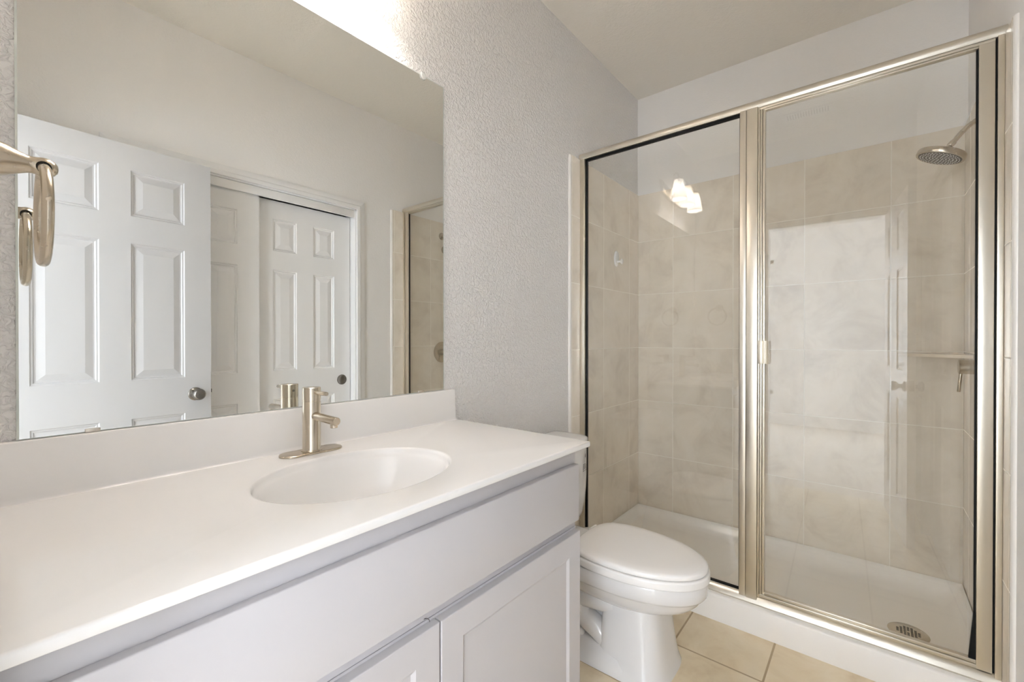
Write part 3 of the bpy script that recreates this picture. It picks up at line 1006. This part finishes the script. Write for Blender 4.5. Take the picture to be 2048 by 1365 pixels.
finish('mullion', bm, M['frame'], enc)
GZ0, GZ1 = ZS + 0.031, 2.078
bm = BM()
gx0, gx1, gy = 0.037, 0.7530, YF + 0.020
box(bm, (gx0, gy - 0.006, GZ0), (gx0 + 0.007, gy + 0.008, GZ1)); box(bm, (gx1 - 0.004, gy - 0.006, GZ0), (gx1, gy + 0.008, GZ1))
box(bm, (gx0, gy - 0.006, GZ1 - 0.006), (gx1, gy + 0.008, GZ1 + 0.004)); box(bm, (gx0, gy - 0.006, GZ0 - 0.004), (gx1, gy + 0.008, GZ0 + 0.005))
finish('gasket', bm, M['rubber'], enc)


def glass_pane(x0, x1, z0, z1, yc, tilt, th=0.006):
    """pane turned by a small angle about its middle (no pane hangs perfectly true)"""
    bm = BM()
    xm = (x0 + x1) / 2
    vs = box(bm, (x0, yc - th / 2, z0), (x1, yc + th / 2, z1))
    bmesh.ops.rotate(bm, verts=bm.verts, cent=(xm, yc, 0), matrix=Matrix.Rotation(tilt, 3, 'Z'))
    return bm


finish('glass_panel', glass_pane(gx0 + 0.005, gx1 - 0.002, GZ0, GZ1 - 0.004, gy + 0.001, 0.0060), M['glass'], enc)
# the hinged door: frame mesh, glass, gaskets and handle
bm = BM()
dz0, dz1 = ZS + 0.032, 2.0795
for a, b, yo in ((0.8185, 0.8245, 0.001), (0.8255, 0.8320, 0.005), (0.8330, 0.8415, 0.010)):
    box(bm, (a, YF + yo, dz0), (b, YF + yo + 0.022, dz1), 0.001)
box(bm, (1.4215, YF + 0.003, dz0), (1.4560, YF + 0.033, dz1), 0.0015)
box(bm, (0.8245, YF + 0.002, dz1 - 0.0085), (1.4560, YF + 0.030, dz1), 0.001); box(bm, (0.8415, YF + 0.006, dz1 - 0.0150), (1.4215, YF + 0.026, dz1 - 0.0090), 0.0008)
box(bm, (0.8245, YF + 0.004, dz0), (1.4560, YF + 0.030, dz0 + 0.012), 0.001); box(bm, (0.8415, YF + 0.008, dz0 + 0.0128), (1.4215, YF + 0.026, dz0 + 0.024), 0.001)
sd = finish('shower_door', bm, M['frame'], enc)
finish('glass_panel', glass_pane(0.838, 1.424, dz0 + 0.008, dz1 - 0.006, YF + 0.0175, 0.0215), M['glass'], sd)
bm = BM()
box(bm, (1.4168, YF + 0.014, dz0 + 0.03), (1.4212, YF + 0.0205, dz1 - 0.012)); box(bm, (1.4562, YF + 0.010, dz0), (1.4600, YF + 0.030, dz1))
vs = [(1.4060, dz0 + 0.024), (1.4212, dz0 + 0.024), (1.4212, dz0 + 0.17), (1.4168, dz0 + 0.17)]
loft(bm, [[(x, YF + 0.010, z) for x, z in vs], [(x, YF + 0.020, z) for x, z in vs]])
finish('gasket', bm, M['rubber'], sd)
bm = BM()
hz0, hz1 = 1.067, 1.157
box(bm, (0.822, YF - 0.010, hz0), (0.836, YF + 0.004, hz1), 0.001)
hp2 = [(0.836, YF + 0.004), (0.836, YF - 0.008), (0.840, YF - 0.001), (0.846, YF - 0.001), (0.853, YF - 0.006), (0.858, YF - 0.018), (0.8605, YF - 0.019), (0.860, YF - 0.004), (0.856, YF + 0.004)]
extrude_profile(bm, hp2, 2, hz0, hz1)
finish('handle', bm, M['frame'], sd, angle=25)

# ------------------------------------------------------------------ shower fittings
HY = 2.33
shd = thing('showerhead', 'round brushed nickel shower head on curved arm behind the glass door', 'shower head', (W - TT, HY, 1.99))
bm = BM()
arm = smooth_path([(W - TT + 0.0, HY, 1.975), (1.470, HY, 1.9735), (1.448, HY, 1.9585), (1.425, HY, 1.935), (1.408, HY, 1.912), (1.398, HY, 1.899)], 8)
tube(bm, arm, 0.0085, 20)
finish('arm', bm, M['nickel'], shd)
bm = BM(); lathe(bm, [(0.028, 0.0003), (0.028, 0.003), (0.022, 0.008), (0.010, 0.010)], (W - TT, HY, 1.975), (-1, 0, 0), 32)
finish('flange', bm, M['nickel'], shd)
ax = Vector((-0.36, -0.02, -0.93)).normalized()
o0 = Vector((1.3985, HY, 1.900))
bm = BM(); d0 = Vector((-0.68, 0, -0.73)).normalized()
lathe(bm, [(0.0098, -0.010), (0.0105, -0.009), (0.0105, 0.006), (0.0092, 0.009), (0.006, 0.013), (0.006, 0.018)], o0, d0, 24)
finish('ball_joint', bm, M['nickel'], shd)
bm = BM()
hb = Vector((1.366, HY, 1.8535))              # centre of the nozzle face
RH = 0.073
lathe(bm, [(0.008, -0.034), (0.018, -0.031), (0.022, -0.027), (0.026, -0.0255), (RH - 0.004, -0.0225), (RH - 0.001, -0.021), (RH, -0.018), (RH, -0.004), (RH - 0.002, -0.0005), (RH - 0.006, 0.0), (RH - 0.008, -0.001)], hb, ax, 56, True, True)
finish('head', bm, M['nickel'], shd)
bm = BM()
lathe(bm, [(RH - 0.0085, -0.0012), (RH - 0.009, 0.0002), (0.0, 0.0004)], hb, ax, 48, False, True)
fp = finish('face_plate', bm, M['nozzle_face'], shd); fp['label'] = 'darker nozzle face'
bm = BM()
u = ax.orthogonal().normalized(); w = ax.cross(u)
for r_, n_ in ((0.010, 6), (0.020, 12), (0.030, 18), (0.040, 24), (0.050, 30), (0.058, 34)):
    for k in range(n_):
        a = 2 * PI * (k + 0.5 * (n_ % 4)) / n_
        c = hb + u * r_ * math.cos(a) + w * r_ * math.sin(a)
        lathe(bm, [(0.0017, 0.0002), (0.0014, 0.0018), (0.0, 0.0020)], c, ax, 6, False, True)
nz = finish('nozzles', bm, M['plastic'], fp); nz['kind'] = 'stuff'

vv = thing('shower_valve', 'brushed nickel shower valve handle below the corner shelf', 'shower valve', (W - TT, 2.33, 1.03))
bm = BM(); lathe(bm, [(0.082, 0.0003), (0.082, 0.003), (0.078, 0.005), (0.030, 0.007)], (W - TT, 2.33, 1.060), (-1, 0, 0), 48)
finish('trim_plate', bm, M['nickel'], vv)
bm = BM(); lathe(bm, [(0.0265, 0.006), (0.0265, 0.0555), (0.0255, 0.0565), (0.0, 0.0565)], (W - TT, 2.33, 1.060), (-1, 0, 0), 40)
finish('handle_body', bm, M['nickel_h'], vv)
bm = BM(); lathe(bm, [(0.0050, 0.020), (0.0050, 0.093), (0.0044, 0.094), (0.0, 0.094)], (1.428, 2.33, 1.060), (-0.08, 0, -1), 18)
finish('lever', bm, M['nickel'], vv)

bm = BM()                          # quarter corner shelf of tile
pts = [(1.263, YB - TT), (W - TT, YB - TT), (W - TT, 2.475)]
n_ = 10
for k in range(1, n_):
    t = k / n_
    pts.append((W - TT + (1.263 - W + TT) * t, 2.475 + (YB - TT - 2.475) * t))
rr = [[(x, y, z) for x, y in pts] for z in (1.087, 1.1005)]
loft(bm, rr)
tag(finish('corner_shelf', bm, plain('beige_stone_shelf', (0.82, 0.74, 0.63), 0.25, vary=0.04)), 'beige stone corner shelf in the shower back corner', 'shelf')

hk = thing('wall_hook', 'white oval adhesive hook on the left shower wall', 'hook', (TT, 2.372, 1.63))
bm = BM()


def oval(x, a, b):
    return [(x, 2.372 + a * math.cos(t), 1.634 + b * math.sin(t)) for t in [2 * PI * k / 32 for k in range(32)]]


loft(bm, [oval(TT + 0.0003, 0.027, 0.046), oval(TT + 0.004, 0.027, 0.046), oval(TT + 0.0075, 0.023, 0.042), oval(TT + 0.009, 0.012, 0.03)])
finish('base', bm, M['plastic'], hk, angle=50)
bm = BM(); lathe(bm, [(0.0075, 0.0), (0.006, 0.006), (0.006, 0.020), (0.013, 0.023), (0.0165, 0.027), (0.015, 0.031), (0.008, 0.033), (0, 0.0335)], (TT + 0.008, 2.372, 1.615), (1, 0, 0), 24)
finish('peg', bm, M['plastic'], hk)

# ------------------------------------------------------------------ ceiling vent (seen mirrored in the shower door)
cv = thing('ceiling_vent', 'white louvred ceiling vent above the vanity', 'vent', (0.9, 0.36, ZC))
bm = BM()
vx0, vx1, vy0, vy1 = 0.76, 1.04, 0.30, 0.42
for lo, hi in (((vx0, vy0), (vx1, vy0 + 0.02)), ((vx0, vy1 - 0.02), (vx1, vy1)), ((vx0, vy0), (vx0 + 0.02, vy1)), ((vx1 - 0.02, vy0), (vx1, vy1))):
    box(bm, (lo[0], lo[1], ZC - 0.006), (hi[0], hi[1], ZC - 0.0005), 0.001)
finish('frame', bm, M['white'], cv)
bm = BM(); box(bm, (vx0 + 0.02, vy0 + 0.02, ZC - 0.002), (vx1 - 0.02, vy1 - 0.02, ZC - 0.0004)); finish('backing', bm, M['dark'], cv)
bm = BM()
for k in range(16):
    x = vx0 + 0.026 + k * 0.0152
    box(bm, (x, vy0 + 0.02, ZC - 0.0055), (x + 0.009, vy1 - 0.02, ZC - 0.0025))
finish('louvres', bm, M['white'], cv)
